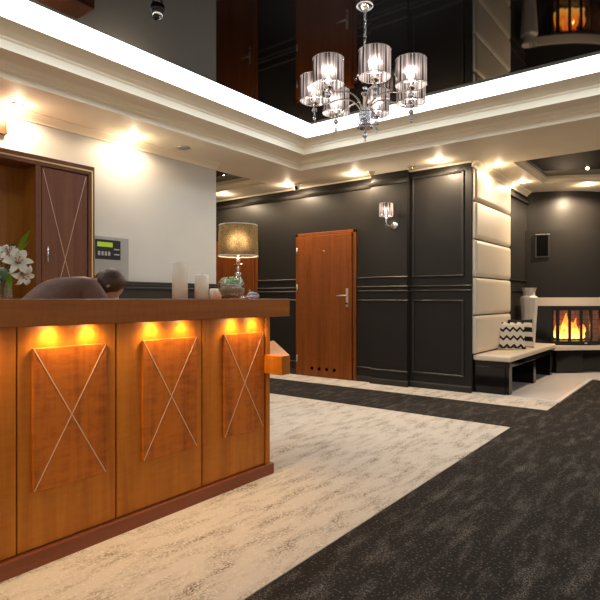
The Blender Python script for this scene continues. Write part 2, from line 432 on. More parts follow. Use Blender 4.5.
# dark panelled wall
bm = BM()
box(bm, -8.6, -2.23, YB, YB + .25, 0, SZ + .05); struct('wall_back', bm, 'dark')
bm = BM(); box(bm, -3.54, -3.03, YB - .075, YB + .02, 0, SZ); struct('wall_back.001', bm, 'dark')
def hrail(bm, x0, x1, y, z, h=.028, d=.022):
    """moulding strip on a wall facing -Y, its top edge at z"""
    merge(bm, extrude_profile([(0, z), (d * .55, z), (d, z - h * .35), (d * .7, z - h * .75), (d * .35, z - h), (0, z - h)], (x0, y), (x1, y), (0, -1)))
def vrail(bm, x, z0, z1, y, w=.028, d=.018): box(bm, x - w / 2, x + w / 2, y - d, y, z0, z1, .006)
def rails(spans, y, zs):
    bm = BM()
    for z, big in zs:
        for x0, x1 in spans: hrail(bm, x0, x1, y, z, .05 if big else .026, .04 if big else .02)
    return bm
D1 = (-4.834, -3.805, 2.063); D2 = (-6.60, -5.604, 2.063)
left_spans = [(-8.6, D2[0]), (D2[1], D1[0]), (D1[1], -3.54)]
ZS = [(1.405, 0), (1.283, 0), (1.228, 0), (1.105, 0), (.205, 0)]
struct('trim_4', rails(left_spans, YB, ZS), 'dark_trim')
struct('trim_5', rails([(-8.6, -3.54)], YB, [(2.64, 1)]), 'dark_trim')
bm = rails([(-3.555, -3.015)], YB - .075, ZS); merge(bm, rails([(-3.565, -3.005)], YB - .075, [(2.64, 1)])); struct('trim_6', bm, 'dark_trim')
bm = rails([(-3.03, -2.23)], YB, [(1.283, 0), (1.228, 0)])
for z0, z1 in ((1.38, 2.65), (.18, 1.105)):
    for z in (z0 + .026, z1): hrail(bm, -2.985, -2.325, YB, z, .03, .024)
    for x in (-2.975, -2.335): vrail(bm, x, z0, z1, YB)
struct('trim_7', bm, 'dark_trim')
def base(bm, x0, x1, y): merge(bm, extrude_profile([(0, 0), (.018, 0), (.018, .065), (.010, .082), (0, .086)], (x0, y), (x1, y), (0, -1)))
bm = BM()
for a, b in left_spans: base(bm, a, b, YB)
base(bm, -3.558, -3.012, YB - .075); base(bm, -3.03, -2.23, YB)
struct('baseboard_back', bm, 'dark_trim')
# alcove side wall and unseen room walls
bm = BM(); box(bm, -2.45, -2.23, YB + .25, 9.9, 0, SZ + .05); struct('wall_alcove', bm, 'dark')
bm = BM(); box(bm, -2.23, -2.195, 7.66, 8.75, 2.56, 2.62, .008); box(bm, -2.23, -2.21, 7.66, 8.75, 1.23, 1.25); box(bm, -2.23, -2.21, 7.66, 8.75, 1.38, 1.40)
struct('trim_8', bm, 'dark_trim')
bm = BM(); box(bm, -2.45, XR + .1, 9.82, 10.05, 0, SZ + .05); struct('wall_far', bm, 'dark')
bm = BM(); box(bm, -8.6, -8.45, 4.34, YB, 0, SZ); box(bm, -8.6, XL - .2, 4.34, 4.54, 0, SZ); struct('wall_corridor', bm, 'cream_wall')

# soffit (lower ceiling): frame round the main tray, the corridor tray and the alcove tray
T = 5.40; XT = -4.12
C0 = Vector((-2.54, 10.116))                 # centre of the round chimney breast
def arc(r, a0, a1, n=24): return [(C0.x + r * math.sin(R(a0 + (a1 - a0) * i / n)), C0.y - r * math.cos(R(a0 + (a1 - a0) * i / n))) for i in range(n + 1)]
bm = BM(); zt = SZ + .03
box(bm, XL - .2, XT, YF, T, SZ, zt)
box(bm, -4.96, 2.62, T, 6.60, SZ, zt)
box(bm, XL - .21, XL - .2, 4.54, T, SZ, zt)
box(bm, 2.62, XR, YF, 6.60, SZ, zt); box(bm, XT, 2.62, YF, -1.9, SZ, zt)
box(bm, -8.6, -4.96, 5.70, YB, SZ, zt); box(bm, -8.6, XL - .2, 4.34, 4.62, SZ, zt); box(bm, -8.6, -7.9, 4.62, 5.70, SZ, zt)
RT = 2.16; AL = -1.86
a_left = math.degrees(math.asin((AL - C0.x) / RT)); a_right = 62
inner = arc(RT, a_left, a_right)
box(bm, -2.45, AL, 6.60, inner[0][1], SZ, zt)
for i in range(len(inner) - 1):
    (x0, y0), (x1, y1) = inner[i], inner[i + 1]
    prism(bm, [(x0, y0), (x1, y1), (x1, 9.9), (x0, 9.9)], SZ, zt)
box(bm, -2.45, AL, inner[0][1], 9.9, SZ, zt)
box(bm, inner[-1][0], XR, inner[-1][1], 9.9, SZ, zt)
box(bm, 1.2, XR, 6.60, inner[-1][1], SZ, zt)
struct('ceiling', bm, 'soffit')
bm = BM(); box(bm, -4.5, 3.0, YF, 5.75, CZ, CZ + .03); struct('ceiling.001', bm, 'black_ceiling')
bm = BM(); box(bm, -8.2, -4.7, 4.54, 5.8, SZ + .115, SZ + .14); struct('ceiling.002', bm, 'black_ceiling')
bm = BM(); box(bm, -2.0, 1.4, 6.3, 9.4, SZ + .085, SZ + .11); struct('ceiling.003', bm, 'black_ceiling')
# stepped cornice round the main tray: offsets o towards the room from the soffit edge
PROF = [(.002, 2.739), (.002, 2.798), (.010, 2.808), (.010, 2.820), (.036, 2.832), (.055, 2.846), (.078, 2.852), (.212, 2.862),
        (.212, 2.925), (.222, 2.936), (.222, 2.948), (.248, 2.958), (.268, 2.972), (.288, 2.978), (.388, 2.992)]
def ring_mesh(prof):
    b = bmesh.new(); rows = []
    for o, z in prof:
        x0, x1, y0, y1 = XT + o, 2.62 - o, -1.9 + o, T - o
        rows.append([b.verts.new(q) for q in ((x0, y0, z), (x1, y0, z), (x1, y1, z), (x0, y1, z))])
    for i in range(len(rows) - 1):
        for k in range(4): b.faces.new((rows[i][k], rows[i][(k + 1) % 4], rows[i + 1][(k + 1) % 4], rows[i + 1][k]))
    bmesh.ops.recalc_face_normals(b, faces=b.faces)
    return b
struct('trim_9', ring_mesh(PROF + [(.388, CZ), (-.04, CZ), (-.04, 2.745), (.002, 2.739)]), 'cornice')
led = link('light_band', ring_mesh([(.388, 2.994), (.645, CZ - .004), (.645, CZ), (.388, CZ - .001), (.388, 2.994)]), 'led')
tag(led, 'glowing white light band running round the edge of the glossy black ceiling', 'light strip')
# corridor tray edges
PC = [(-.03, 2.745), (.002, 2.739), (.002, 2.775), (.02, 2.79), (.05, 2.80), (.09, 2.805), (.09, 2.86), (-.03, 2.86)]
bm = extrude_profile(PC, (-7.9, 5.70), (-4.96, 5.70), (0, -1)); merge(bm, extrude_profile(PC, (-7.9, 4.62), (-4.96, 4.62), (0, 1)))
merge(bm, extrude_profile(PC, (-4.96, 4.62), (-4.96, 5.70), (-1, 0)))
struct('trim_10', bm, 'cornice')
bm = extrude_profile([(0, SZ), (.022, SZ), (.022, SZ - .006), (.012, SZ - .018), (0, SZ - .018)], (-8.6, YB), (-2.23, YB), (0, -1)); struct('trim_11', bm, 'cornice')
# alcove tray cornice
PA = [(-.03, 2.745), (.002, 2.739), (.002, 2.772), (.012, 2.782), (.05, 2.79), (.05, 2.826), (-.03, 2.826)]
bm = extrude_profile(PA, (AL, 6.60), (AL, inner[0][1]), (1, 0))
rows = []
for i in range(25):
    a = R(a_left + (a_right - a_left) * i / 24)
    rows.append([bm.verts.new((C0.x + (RT + o) * math.sin(a), C0.y - (RT + o) * math.cos(a), z)) for o, z in PA])
for i in range(24):
    for k in range(len(PA)): bm.faces.new((rows[i][k], rows[i][(k + 1) % len(PA)], rows[i + 1][(k + 1) % len(PA)], rows[i + 1][k]))
bmesh.ops.recalc_face_normals(bm, faces=bm.faces)
box(bm, AL - .02, 1.2, 6.59, 6.605, SZ - .001, 2.83); box(bm, 1.2, 1.22, 6.6, 9.3, SZ, 2.83)
struct('trim_12', bm, 'cornice')
struct('trim_13', extrude_profile(CROWN, (-2.23, YB), (-2.23, 8.62), (1, 0)), 'cornice')

# ------------------------------------------------------------------ doors in the dark wall
def door(name, x0, x1, zt, full):
    r = sroot(name, ((x0 + x1) / 2, YB, 0))
    b = BM(); w = .045
    box(b, x0, x0 + w, YB - .03, YB + .01, 0, zt, .004); box(b, x1 - w, x1, YB - .03, YB + .01, 0, zt, .004); box(b, x0, x1, YB - .03, YB + .01, zt - w, zt, .004)
    f = link('door_frame', b, 'wood_door', r)
    b = BM(); box(b, x0 + w - .012, x1 - w - .018, YB - .042, YB - .004, .008, zt - w - .004, .004); lf = link('door_leaf', b, 'wood_door', r)
    hx = x1 - w - .085
    b = BM(); box(b, hx - .02, hx + .02, YB - .05, YB - .042, 1.0, 1.26, .004); link('handle_plate', b, 'nickel', lf)
    b = BM(); tube(b, [(hx, YB - .05, 1.16), (hx, YB - .095, 1.16), (hx - .02, YB - .098, 1.16), (hx - .145, YB - .09, 1.155)], .011); link('door_handle', b, 'nickel', lf)
    b = BM(); lathe(b, [(.012, 0), (.012, .01), (0, .012)], 12, mtx=mat4((hx, YB - .05, 1.05), (R(90), 0, 0))); link('lock_cylinder', b, 'black_hole', lf)
    b = BM(); lathe(b, [(.012, 0), (.012, .008), (.006, .01)], 14, mtx=mat4(((x0 + x1) / 2, YB - .042, 1.79), (R(90), 0, 0))); link('peephole', b, 'nickel', lf)
    if full:
        for k in range(4):
            b = BM(); lathe(b, [(.024, 0), (.024, .003), (.018, .003), (.018, .0)], 16, mtx=mat4((-4.53 + k * .128, YB - .0425, .122), (R(90), 0, 0))); link('vent_hole', b, 'black_hole', lf)
        for z in (.25, 1.27, 1.81):
            b = BM(); tube(b, [(x0 + w - .006, YB - .05, z - .05), (x0 + w - .006, YB - .05, z + .05)], .009); link('hinge', b, 'nickel', f)
    return r
door('door_1', *D1, True)
door('door_2', *D2, False)

# ------------------------------------------------------------------ reception desk
XD = -2.24; CT = 1.118
desk = thing('reception_desk', 'long cherry wood reception desk with crossed inlay panels and lit overhanging counter', 'reception desk', (-2.40, 1.3, 0))
bm = BM(); box(bm, -2.62, XD - .02, -.6, 2.59, .06, 1.0); link('carcass', bm, 'wood', desk)
bm = BM(); box(bm, -2.64, -2.212, -.6, 2.62, .004, .072, .003); link('plinth', bm, 'wood_plinth', desk)
bm = BM(); box(bm, -2.70, -2.125, -.7, 2.672, 1.008, CT, .004); link('counter_top', bm, 'wood_top', desk)
for y0, y1 in ((-.6, .50), (.504, 1.030), (1.036, 1.488), (1.497, 2.030), (2.039, 2.555)):
    bm = BM(); box(bm, XD - .03, XD, y0, y1, .076, 1.008, .003); link('front_board', bm, 'wood', desk)
bm = BM(); box(bm, -2.60, XD + .012, 2.563, 2.60, .07, 1.008, .004); link('end_post', bm, 'wood', desk)
for y0, y1 in ((.545, .89), (1.09, 1.432), (1.632, 1.986), (2.19, 2.536)):
    z0, z1, xf = .312, .913, XD + .016
    bm = BM(); box(bm, XD, xf, y0, y1, z0, z1, .004); pn = link('raised_panel', bm, 'wood_panel', desk)
    bm = BM()
    for s in (0, 1):
        a = Vector((xf, y0 + .006, z1 - .006 if s else z0 + .006)); b = Vector((xf, y1 - .006, z0 + .006 if s else z1 - .006))
        d = (b - a).normalized(); u = Vector((0, -d.z, d.y)) * .0020; n = Vector((.0012, 0, 0))
        q = [bm.verts.new(p) for p in (a + u + n, a - u + n, b - u + n, b + u + n, a + u - n, a - u - n, b - u - n, b + u - n)]
        for f in ((0, 1, 2, 3), (7, 6, 5, 4), (0, 3, 7, 4), (1, 5, 6, 2), (0, 4, 5, 1), (3, 2, 6, 7)): bm.faces.new([q[i] for i in f])
    bmesh.ops.recalc_face_normals(bm, faces=bm.faces)
    link('inlay_cross', bm, 'inlay', pn)
bm = BM(); prism(bm, [(-2.236, 2.545), (-2.085, 2.545), (-2.085, 2.625), (-2.92, 3.46), (-2.92, 2.63), (-2.236, 2.625)], .648, .765, .004)
link('side_shelf', bm, 'wood', desk)
bm = BM(); box(bm, -3.05, -2.63, -.6, 2.55, .715, .745, .004); link('worktop', bm, 'wood_top', desk)
for y in (.62, .86, 1.165, 1.345, 1.69, 1.885, 2.26, 2.44):
    bm = BM(); lathe(bm, [(.0, 1.0082), (.026, 1.0082), (.026, 1.0070), (.0, 1.0066)], 18, (-2.196, y, 0)); fx = link('counter_light', bm, 'lens', desk)
    lamp('counter_lamp', 'SPOT', Vector((-2.203, y, .996)) - desk.location, DESK_E, (1.0, .58, .16), desk, .012, 150, .9)

# ------------------------------------------------------------------ wall unit behind the desk
XC = -4.45
cab = thing('wall_cabinet', 'tall dark brown wood wall unit with open niche and crossed door', 'cabinet', (-4.6, 1.6, 0))
bm = BM()
box(bm, XL + .02, XC, .55, .60, 0, 2.26); box(bm, XL + .02, XC, 2.215, 2.25, 0, 2.26); box(bm, XL + .02, XC, .55, 2.70, 0, .08)
box(bm, XL + .02, XC, .60, 2.215, .84, .90)
box(bm, XL + .02, XC - .02, 2.25, 2.68, .08, 2.25)
link('body', bm, 'wood_niche', cab)
bm = BM(); box(bm, XL + .042, XL + .056, .60, 2.215, .08, 2.24); link('niche_back', bm, 'wood_niche', cab)
bm = BM(); box(bm, XL + .02, XC + .012, .50, 2.735, 2.232, 2.312, .004); box(bm, XL + .02, XC + .012, 2.675, 2.735, 0, 2.232, .004); box(bm, XC - .01, XC + .006, 2.20, 2.245, .08, 2.232, .003)
link('outer_frame', bm, 'wood_cab', cab)
bm = BM(); box(bm, XC + .010, XC + .017, .50, 2.715, 2.262, 2.274); box(bm, XC + .010, XC + .017, 2.703, 2.715, 0, 2.262); link('gold_strip', bm, 'brass', cab)
bm = BM(); box(bm, XC - .02, XC + .002, 2.255, 2.668, .70, 2.222, .003); dr = link('door', bm, 'wood_cab', cab)
bm = BM(); box(bm, XC - .02, XC + .002, 2.255, 2.668, .085, .69, .003); link('lower_door', bm, 'wood_cab', cab)
bm = BM()
for s in (0, 1):
    a = Vector((XC + .002, 2.265, 2.21 if s else .71)); b = Vector((XC + .002, 2.655, .71 if s else 2.21))
    d = (b - a).normalized(); u = Vector((0, -d.z, d.y)) * .0022; n = Vector((.0012, 0, 0))
    q = [bm.verts.new(p) for p in (a + u + n, a - u + n, b - u + n, b + u + n, a + u - n, a - u - n, b - u - n, b + u - n)]
    for f in ((0, 1, 2, 3), (7, 6, 5, 4), (0, 3, 7, 4), (1, 5, 6, 2), (0, 4, 5, 1), (3, 2, 6, 7)): bm.faces.new([q[i] for i in f])
bmesh.ops.recalc_face_normals(bm, faces=bm.faces); link('inlay_cross', bm, 'inlay', dr)
bm = BM(); tube(bm, [(XC + .02, 2.298, 1.43), (XC + .02, 2.298, 1.56)], .006); 
for z in (1.45, 1.54): tube(bm, [(XC + .0, 2.298, z), (XC + .02, 2.298, z)], .004)
link('handle', bm, 'chrome', dr)
# things on the cream wall
fp = thing('alarm_panel', 'grey alarm panel with lime display on cream wall right of the cabinet', 'control panel', (XL, 3.08, 1.29))
bm = BM(); box(bm, XL, XL + .10, 2.84, 3.245, 1.293, 1.725, .008); link('housing', bm, 'grey_metal', fp)
bm = BM(); box(bm, XL + .10, XL + .104, 2.87, 3.145, 1.50, 1.69, .002); kp = link('keypad', bm, 'black_gloss', fp)
bm = BM(); box(bm, XL + .104, XL + .106, 2.89, 3.055, 1.62, 1.665); link('display', bm, 'lcd', kp)
for k in range(4):
    bm = BM(); box(bm, XL + .104, XL + .108, 2.895 + k * .036, 2.92 + k * .036, 1.535, 1.575, .002); link('key', bm, 'grey_light', kp)
for z in (1.545, 1.595):
    bm = BM(); box(bm, XL + .104, XL + .107, 3.07, 3.13, z, z + .012); link('key_bar', bm, 'grey_light', kp)
bx = thing('document_box', 'light grey box on the wall under the alarm panel', 'box', (XL, 3.02, 1.12))
bm = BM(); box(bm, XL + .04, XL + .12, 2.90, 3.117, 1.10, 1.272, .005); link('case', bm, 'grey_light', bx)
bm = BM(); lathe(bm, [(.022, 0), (.022, .012), (.015, .016), (0, .016)], 16, mtx=mat4((XL + .12, 2.925, 1.165), (0, R(90), 0))); link('round_lock', bm, 'black_gloss', bx)
pq = thing('wall_plaque', 'brown plaque high on the cream wall above the cabinet', 'sign', (XL, 1.85, 2.5))
bm = BM(); box(bm, XL, XL + .03, 1.60, 2.095, 2.505, 2.69, .006); link('board', bm, 'wood_cab', pq)
bm = BM(); box(bm, XL + .03, XL + .036, 1.60, 2.095, 2.505, 2.52); box(bm, XL + .03, XL + .036, 1.60, 2.095, 2.675, 2.69); box(bm, XL + .03, XL + .036, 2.08, 2.095, 2.505, 2.69); link('rim', bm, 'wood_plinth', pq)

# ------------------------------------------------------------------ fireplace alcove
FX = Vector((C0.x + 1.6 * math.sin(R(45)), C0.y - 1.6 * math.cos(R(45)), 0))
def arc_block(bm, r0, r1, a0, a1, z0, z1, n=None):
    n = n or max(2, int(abs(a1 - a0) / 1.5)); rows = []
    t = bmesh.new()
    for i in range(n + 1):
        a = R(a0 + (a1 - a0) * i / n); s, c = math.sin(a), -math.cos(a)
        rows.append([t.verts.new((C0.x + r * s, C0.y + r * c, z)) for r, z in ((r0, z0), (r1, z0), (r1, z1), (r0, z1))])
    for i in range(n):
        for k in range(4):
            f = t.faces.new((rows[i][k], rows[i][(k + 1) % 4], rows[i + 1][(k + 1) % 4], rows[i + 1][k]))
    t.faces.new(rows[0][::-1]); t.faces.new(rows[-1])
    bmesh.ops.recalc_face_normals(t, faces=t.faces); merge(bm, t); return bm
A0, A1 = 13.0, 77.0
bm = BM(); arc_block(bm, 1.30, 1.50, 12.0, A1 + 1, 2.13, SZ); struct('wall_chimney', bm, 'dark')
fire = thing('fireplace', 'round fronted corner fireplace with black granite surround and burning fire', 'fireplace', (FX.x, FX.y, .42))
bm = BM(); arc_block(bm, 1.30, 1.60, 11.3, A1, 1.135, 2.14); link('chimney_breast', bm, 'dark', fire)
bm = BM(); arc_block(bm, 1.28, 1.622, 11.4, 77.2, 1.010, 1.135); link('mantel', bm, 'stone', fire)
bm = BM(); arc_block(bm, 1.30, 1.60, 11.6, 24.3, .42, 1.01); link('surround', bm, 'granite', fire)
bm = BM(); arc_block(bm, 1.30, 1.60, 64.5, A1, .42, 1.01); link('surround', bm, 'granite', fire)
bm = BM(); arc_block(bm, 1.5, 1.595, 24.3, 64.5, .945, 1.01); arc_block(bm, 1.5, 1.595, 24.3, 64.5, .42, .485)
arc_block(bm, 1.5, 1.59, 24.3, 25.4, .485, .945); arc_block(bm, 1.5, 1.59, 63.4, 64.5, .485, .945)
link('stove_frame', bm, 'steel', fire)
MUL = [(26.8, 28.4), (33.2, 34.4), (39.4, 40.6), (45.0, 46.2), (50.8, 52.0), (59.2, 60.8)]
for a, b in MUL:
    bm = BM(); arc_block(bm, 1.56, 1.59, a, b, .485, .945, 2); link('mullion', bm, 'steel', fire)
edges = [25.4] + [v for p in MUL for v in p] + [63.4]
for i in range(0, len(edges), 2):
    bm = BM(); arc_block(bm, 1.572, 1.576, edges[i], edges[i + 1], .485, .945); link('glass_pane', bm, 'pane', fire)
bm = BM(); box(bm, -.02, .02, -.012, .012, -.01, .01, .004)
g = link('door_knob', bm, 'nickel', fire, 'local'); g.location = Vector((C0.x + 1.60 * math.sin(R(42)), C0.y - 1.60 * math.cos(R(42)), .455)) - fire.location; g.rotation_euler = (0, 0, R(42))
bm = BM(); arc_block(bm, 1.06, 1.08, 22.8, 66, .44, 1.0); arc_block(bm, 1.08, 1.5, 22.8, 24.3, .44, 1.0); arc_block(bm, 1.08, 1.5, 64.5, 66, .44, 1.0); arc_block(bm, 1.06, 1.5, 22.8, 66, .43, .44); arc_block(bm, 1.06, 1.5, 22.8, 66, 1.0, 1.008)
link('firebox', bm, 'brick', fire)
def FP(a, r, z): return Vector((C0.x + r * math.sin(R(a)), C0.y - r * math.cos(R(a)), z))
for a, b, r0, r1, z, rad in ((28, 48, 1.22, 1.28, .50, .05), (32, 54, 1.34, 1.26, .49, .045), (30, 44, 1.34, 1.18, .575, .04), (40, 52, 1.18, 1.33, .57, .042)):
    bm = BM(); tube(bm, spline([FP(a, r0, z), FP((a + b) / 2, (r0 + r1) / 2, z + .012), FP(b, r1, z)]), rad, 12, rad * .85); link('log', bm, 'log', fire)
flames = [(31, 1.30, .20, .06), (33.5, 1.20, .26, .07), (36.5, 1.30, .36, .075), (38.5, 1.24, .40, .09), (40, 1.33, .30, .06), (43.5, 1.28, .33, .065), (45, 1.2, .26, .07), (49, 1.28, .24, .055), (51, 1.22, .16, .06), (35, 1.36, .17, .05), (38.5, 1.38, .22, .055), (32, 1.38, .22, .05), (41.5, 1.38, .26, .06), (37, 1.40, .30, .07), (44, 1.4, .18, .05)]
for a, r, h, w in flames:
    p = FP(a, r, .50); bm = BM(); n = 12; prof = [(0, 0), (.6, .06), (.95, .18), (1, .30), (.8, .48), (.5, .66), (.25, .82), (.08, .94), (0, 1)]
    lathe(bm, [(w * q, h * z) for q, z in prof], n)
    ph = random.random() * 6
    for v in bm.verts:
        k = v.co.z / h
        v.co.x += .028 * math.sin(ph + 5 * k) * k; v.co.y += .028 * math.cos(ph * 1.7 + 6 * k) * k
        v.co.x *= 1 + .2 * math.sin(9 * v.co.z + ph)
    bmesh.ops.translate(bm, verts=bm.verts, vec=p); link('flame', bm, 'flame', fire)
lamp('fire_glow', 'POINT', FP(39, 1.36, .66) - fire.location, 8, (1, .42, .10), fire, .06)
# vent grille on the breast
sp = thing('wall_speaker', 'small black rectangular vent grille on the dark chimney breast above the vase', 'vent', tuple(FP(19.7, 1.604, 1.73)))
for nm, hw, z0, z1, th, mt in (('grille_frame', .10, 1.735, 2.085, .015, 'dark_trim'), ('grille', .078, 1.76, 2.06, .018, 'black_hole')):
    bm = BM(); box(bm, -hw, hw, -th, 0.0, z0 - 1.73, z1 - 1.73, .003); o = link(nm, bm, mt, sp, 'local')
bm = BM(); box(bm, -.10, .10, -.024, -.008, .345, .357, .003); link('top_lip', bm, 'nickel', sp, 'local')
sp.rotation_euler = (0, 0, R(19.7)); sp.name = 'vent_grille'
# hearth shelf in front of the fire, going on to the right
hs = thing('hearth_shelf', 'cream stone hearth shelf on polished black base below the fire', 'hearth', (-1.3, 9.0, 0))
edge = [(-1.80, 8.53), (-.84, 9.495), (-.4, 9.495)]
bm = BM(); prism(bm, [(-2.22, 8.53)] + edge + [(-.4, 9.81), (-2.22, 9.81)], .355, .42, .006); link('slab', bm, 'stone', hs)
bm = BM(); prism(bm, [(-2.20, 8.60), (-1.80, 8.60), (-1.50, 8.90), (-1.62, 9.02), (-1.62, 9.4), (-2.20, 9.4)], .012, .355, .004); prism(bm, [(-1.02, 9.36), (-.90, 9.48), (-.4, 9.48), (-.4, 9.8), (-1.02, 9.8)], .012, .355, .004)
prism(bm, [(-1.50, 8.90), (-1.02, 9.38), (-1.10, 9.46), (-1.58, 8.98)], .30, .355)
prism(bm, [(-1.62, 9.05), (-1.0, 9.5), (-1.0, 9.75), (-1.62, 9.75)], .012, .30)
link('base', bm, 'granite', hs)
# L bench
bench = thing('bench', 'polished black bench with long cream seat pad below the padded wall', 'bench', (-2.0, 7.4, 0))
bm = BM(); box(bm, -2.225, -1.815, 6.31, 8.525, .325, .392, .004); link('seat_board', bm, 'granite', bench)
bm = BM(); box(bm, -2.225, -1.865, 6.31, 6.36, .012, .325, .003); link('end_panel', bm, 'granite', bench)
for y in (6.325, 7.40, 8.33):
    bm = BM(); box(bm, -1.94 if y < 7 else -2.1, -1.825, y, y + .12, .012, .325, .003); link('leg', bm, 'granite', bench)
bm = BM(); box(bm, -2.226, -1.79, 6.27, 8.52, .393, .458, .022, 3); link('seat_pad', bm, 'leather', bench)
# padded wall panels
zz = [.462, .92, 1.373, 1.824, 2.273, 2.672]
LBL = ['lowest cream padded wall cushion, behind the bench seat', 'second cream padded wall cushion up from the bench', 'middle cream padded wall cushion above the bench', 'second cream padded wall cushion down from the ceiling', 'topmost cream padded wall cushion, right under the downlight']
def pad(y0, y1, z0, z1, d=.055, b=.03):
    t = bmesh.new(); ny, nz = 26, 12
    def prof(u, L):
        e = min(u, L - u); return math.sqrt(max(0, 1 - max(0, 1 - e / b) ** 2))
    G = []
    for j in range(nz + 1):
        row = []
        for i in range(ny + 1):
            u = (1 - math.cos(math.pi * i / ny)) / 2 * (y1 - y0); v = (1 - math.cos(math.pi * j / nz)) / 2 * (z1 - z0)
            h = d * (prof(u, y1 - y0) * prof(v, z1 - z0)) * (.86 + .14 * math.sin(math.pi * v / (z1 - z0)) * math.sin(math.pi * u / (y1 - y0)))
            row.append(t.verts.new((-2.228 + h, y0 + u, z0 + v)))
        G.append(row)
    for j in range(nz):
        for i in range(ny):
            f = t.faces.new((G[j][i], G[j][i + 1], G[j + 1][i + 1], G[j + 1][i])); f.smooth = True
    rim = [G[0][i] for i in range(ny + 1)] + [G[j][ny] for j in range(1, nz + 1)] + [G[nz][i] for i in range(ny - 1, -1, -1)] + [G[j][0] for j in range(nz - 1, 0, -1)]
    t.faces.new(rim[::-1])
    return t
for k in range(5):
    o = link('wall_cushion', pad(6.262, 7.655, zz[k] + .002, zz[k + 1] - .002), 'leather', at=(-2.228, 6.96, zz[k])); tag(o, LBL[k], 'wall cushion', 'padded wall cushions')
# cushions on the bench
def pillow(sz, th):
    t = bmesh.new(); n = 16; G = {}
    for s in (1, -1):
        for j in range(n + 1):
            for i in range(n + 1):
                u = 2 * i / n - 1; v = 2 * j / n - 1
                edge = i in (0, n) or j in (0, n)
                if edge and s == -1: continue
                pinch = 1 - .05 * (1 - v * v) * abs(u) - 0
                w = th * ((1 - u ** 4) * (1 - v ** 4)) ** .6
                x = u * sz * (1 - .06 * (1 - v * v) * (u * u)); z = v * sz * (1 - .06 * (1 - u * u) * (v * v))
                G[(s, i, j)] = t.verts.new((x, -s * w, z + sz))
    def g(s, i, j): return G[(1, i, j)] if i in (0, n) or j in (0, n) else G[(s, i, j)]
    for s in (1, -1):
        for j in range(n):
            for i in range(n):
                q = [g(s, i, j), g(s, i + 1, j), g(s, i + 1, j + 1), g(s, i, j + 1)]
                f = t.faces.new(q if s == 1 else q[::-1]); f.smooth = True
    return t
o = link('cushion', pillow(.195, .06), 'stripe'); tag(o, 'black and white striped cushion behind the zigzag cushion on the bench', 'cushion', 'cushions on the bench')
o.location = (-2.035, 7.50, .462); o.rotation_euler = (R(-14), 0, R(28))
o = link('cushion', pillow(.183, .06), 'chev'); tag(o, 'white cushion with black zigzag lines leaning at the front on the bench', 'cushion', 'cushions on the bench')
o.location = (-2.045, 7.20, .462); o.rotation_euler = (R(-14), 0, R(30))
# floor vase on the bench end
vz = thing('vase', 'tall white relief vase on the bench end beside the fireplace', 'vase', (-2.075, 8.17, .459))
bm = BM(); lathe(bm, [(.0, .0), (.075, .0), (.08, .01), (.095, .25), (.112, .50), (.122, .655), (.122, .675), (.108, .69), (.085, .70), (.08, .72), (.085, .76), (.105, .815), (.100, .815), (.078, .765), (.072, .72), (.072, .66), (0, .5)], 10, smooth=False); link('vessel', bm, 'vase', vz, 'local')

# ------------------------------------------------------------------ chandelier
CX, CY = -1.772, 3.009
ch = thing('chandelier', 'chrome chandelier with seven pleated drum shades under the black ceiling', 'chandelier', (CX, CY, CZ))
L = lambda z: 1.12 + (z - 1.12) * .98 - CZ
bm = BM(); lathe(bm, [(0, 0), (.055, 0), (.058, -.012), (.052, -.03), (.03, -.042), (.012, -.05), (0, -.052)], 32); link('canopy', bm, 'chrome', ch, 'local')
bm = BM()
zc = -.05
for i in range(11):
    t = bmesh.new(); n = 14
    tube(t, [(.009 * math.cos(2 * math.pi * k / n), 0, .017 * math.sin(2 * math.pi * k / n)) for k in range(n + 1)], .0032, 6)
    merge(bm, t, mat4((0, 0, zc - .017 - i * .026), (0, 0, R(90 * (i % 2)))))
tube(bm, [(0, 0, -.05), (0, 0, -.36)], .0025, 6)
link('chain', bm, 'chrome', ch, 'local')
bm = BM(); lathe(bm, [(0, -.33), (.01, -.335), (.02, -.35), (.008, -.37), (.008, L(2.62)), (.018, L(2.61)), (.012, L(2.595)), (.008, L(2.58)), (.008, L(2.53)), (.016, L(2.515)), (.009, L(2.50)), (.009, L(2.35)), (0, L(2.34))], 20); link('column', bm, 'chrome', ch, 'local')
bm = BM(); ball(bm, (0, 0, L(2.475)), .024, u=12, v=8, smooth=False); link('crystal_ball', bm, 'facets', ch, 'local')
bm = BM(); lathe(bm, [(0, L(2.352)), (.040, L(2.352)), (.044, L(2.345)), (.042, L(2.33)), (.040, L(2.30)), (.043, L(2.265)), (.052, L(2.245)), (.048, L(2.243)), (.03, L(2.26)), (0, L(2.262))], 18, smooth=False); link('cut_glass_body', bm, 'facets', ch, 'local')
bm = BM(); ball(bm, (0, 0, L(2.225)), .014, u=10, v=6, smooth=False); ball(bm, (0, 0, L(2.197)), .017, u=10, v=6, smooth=False); ball(bm, (0, 0, L(2.168)), .008, sz=1.8, u=10, v=6, smooth=False); tube(bm, [(0, 0, L(2.26)), (0, 0, L(2.16))], .002, 6); link('finial', bm, 'facets', ch, 'local')
for k in range(6):
    a = 2 * math.pi * k / 6 + .3
    bm = BM(); tube(bm, [(0, 0, L(2.60)), (.035 * math.cos(a), .035 * math.sin(a), L(2.61)), (.06 * math.cos(a), .06 * math.sin(a), L(2.595))], .002, 6); ball(bm, (.06 * math.cos(a), .06 * math.sin(a), L(2.578)), .009, sz=1.7, u=8, v=6, smooth=False); link('crystal_drop', bm, 'crystal', ch, 'local')
base_dir = math.atan2(-CY, -CX)      # towards the camera
RA = .328
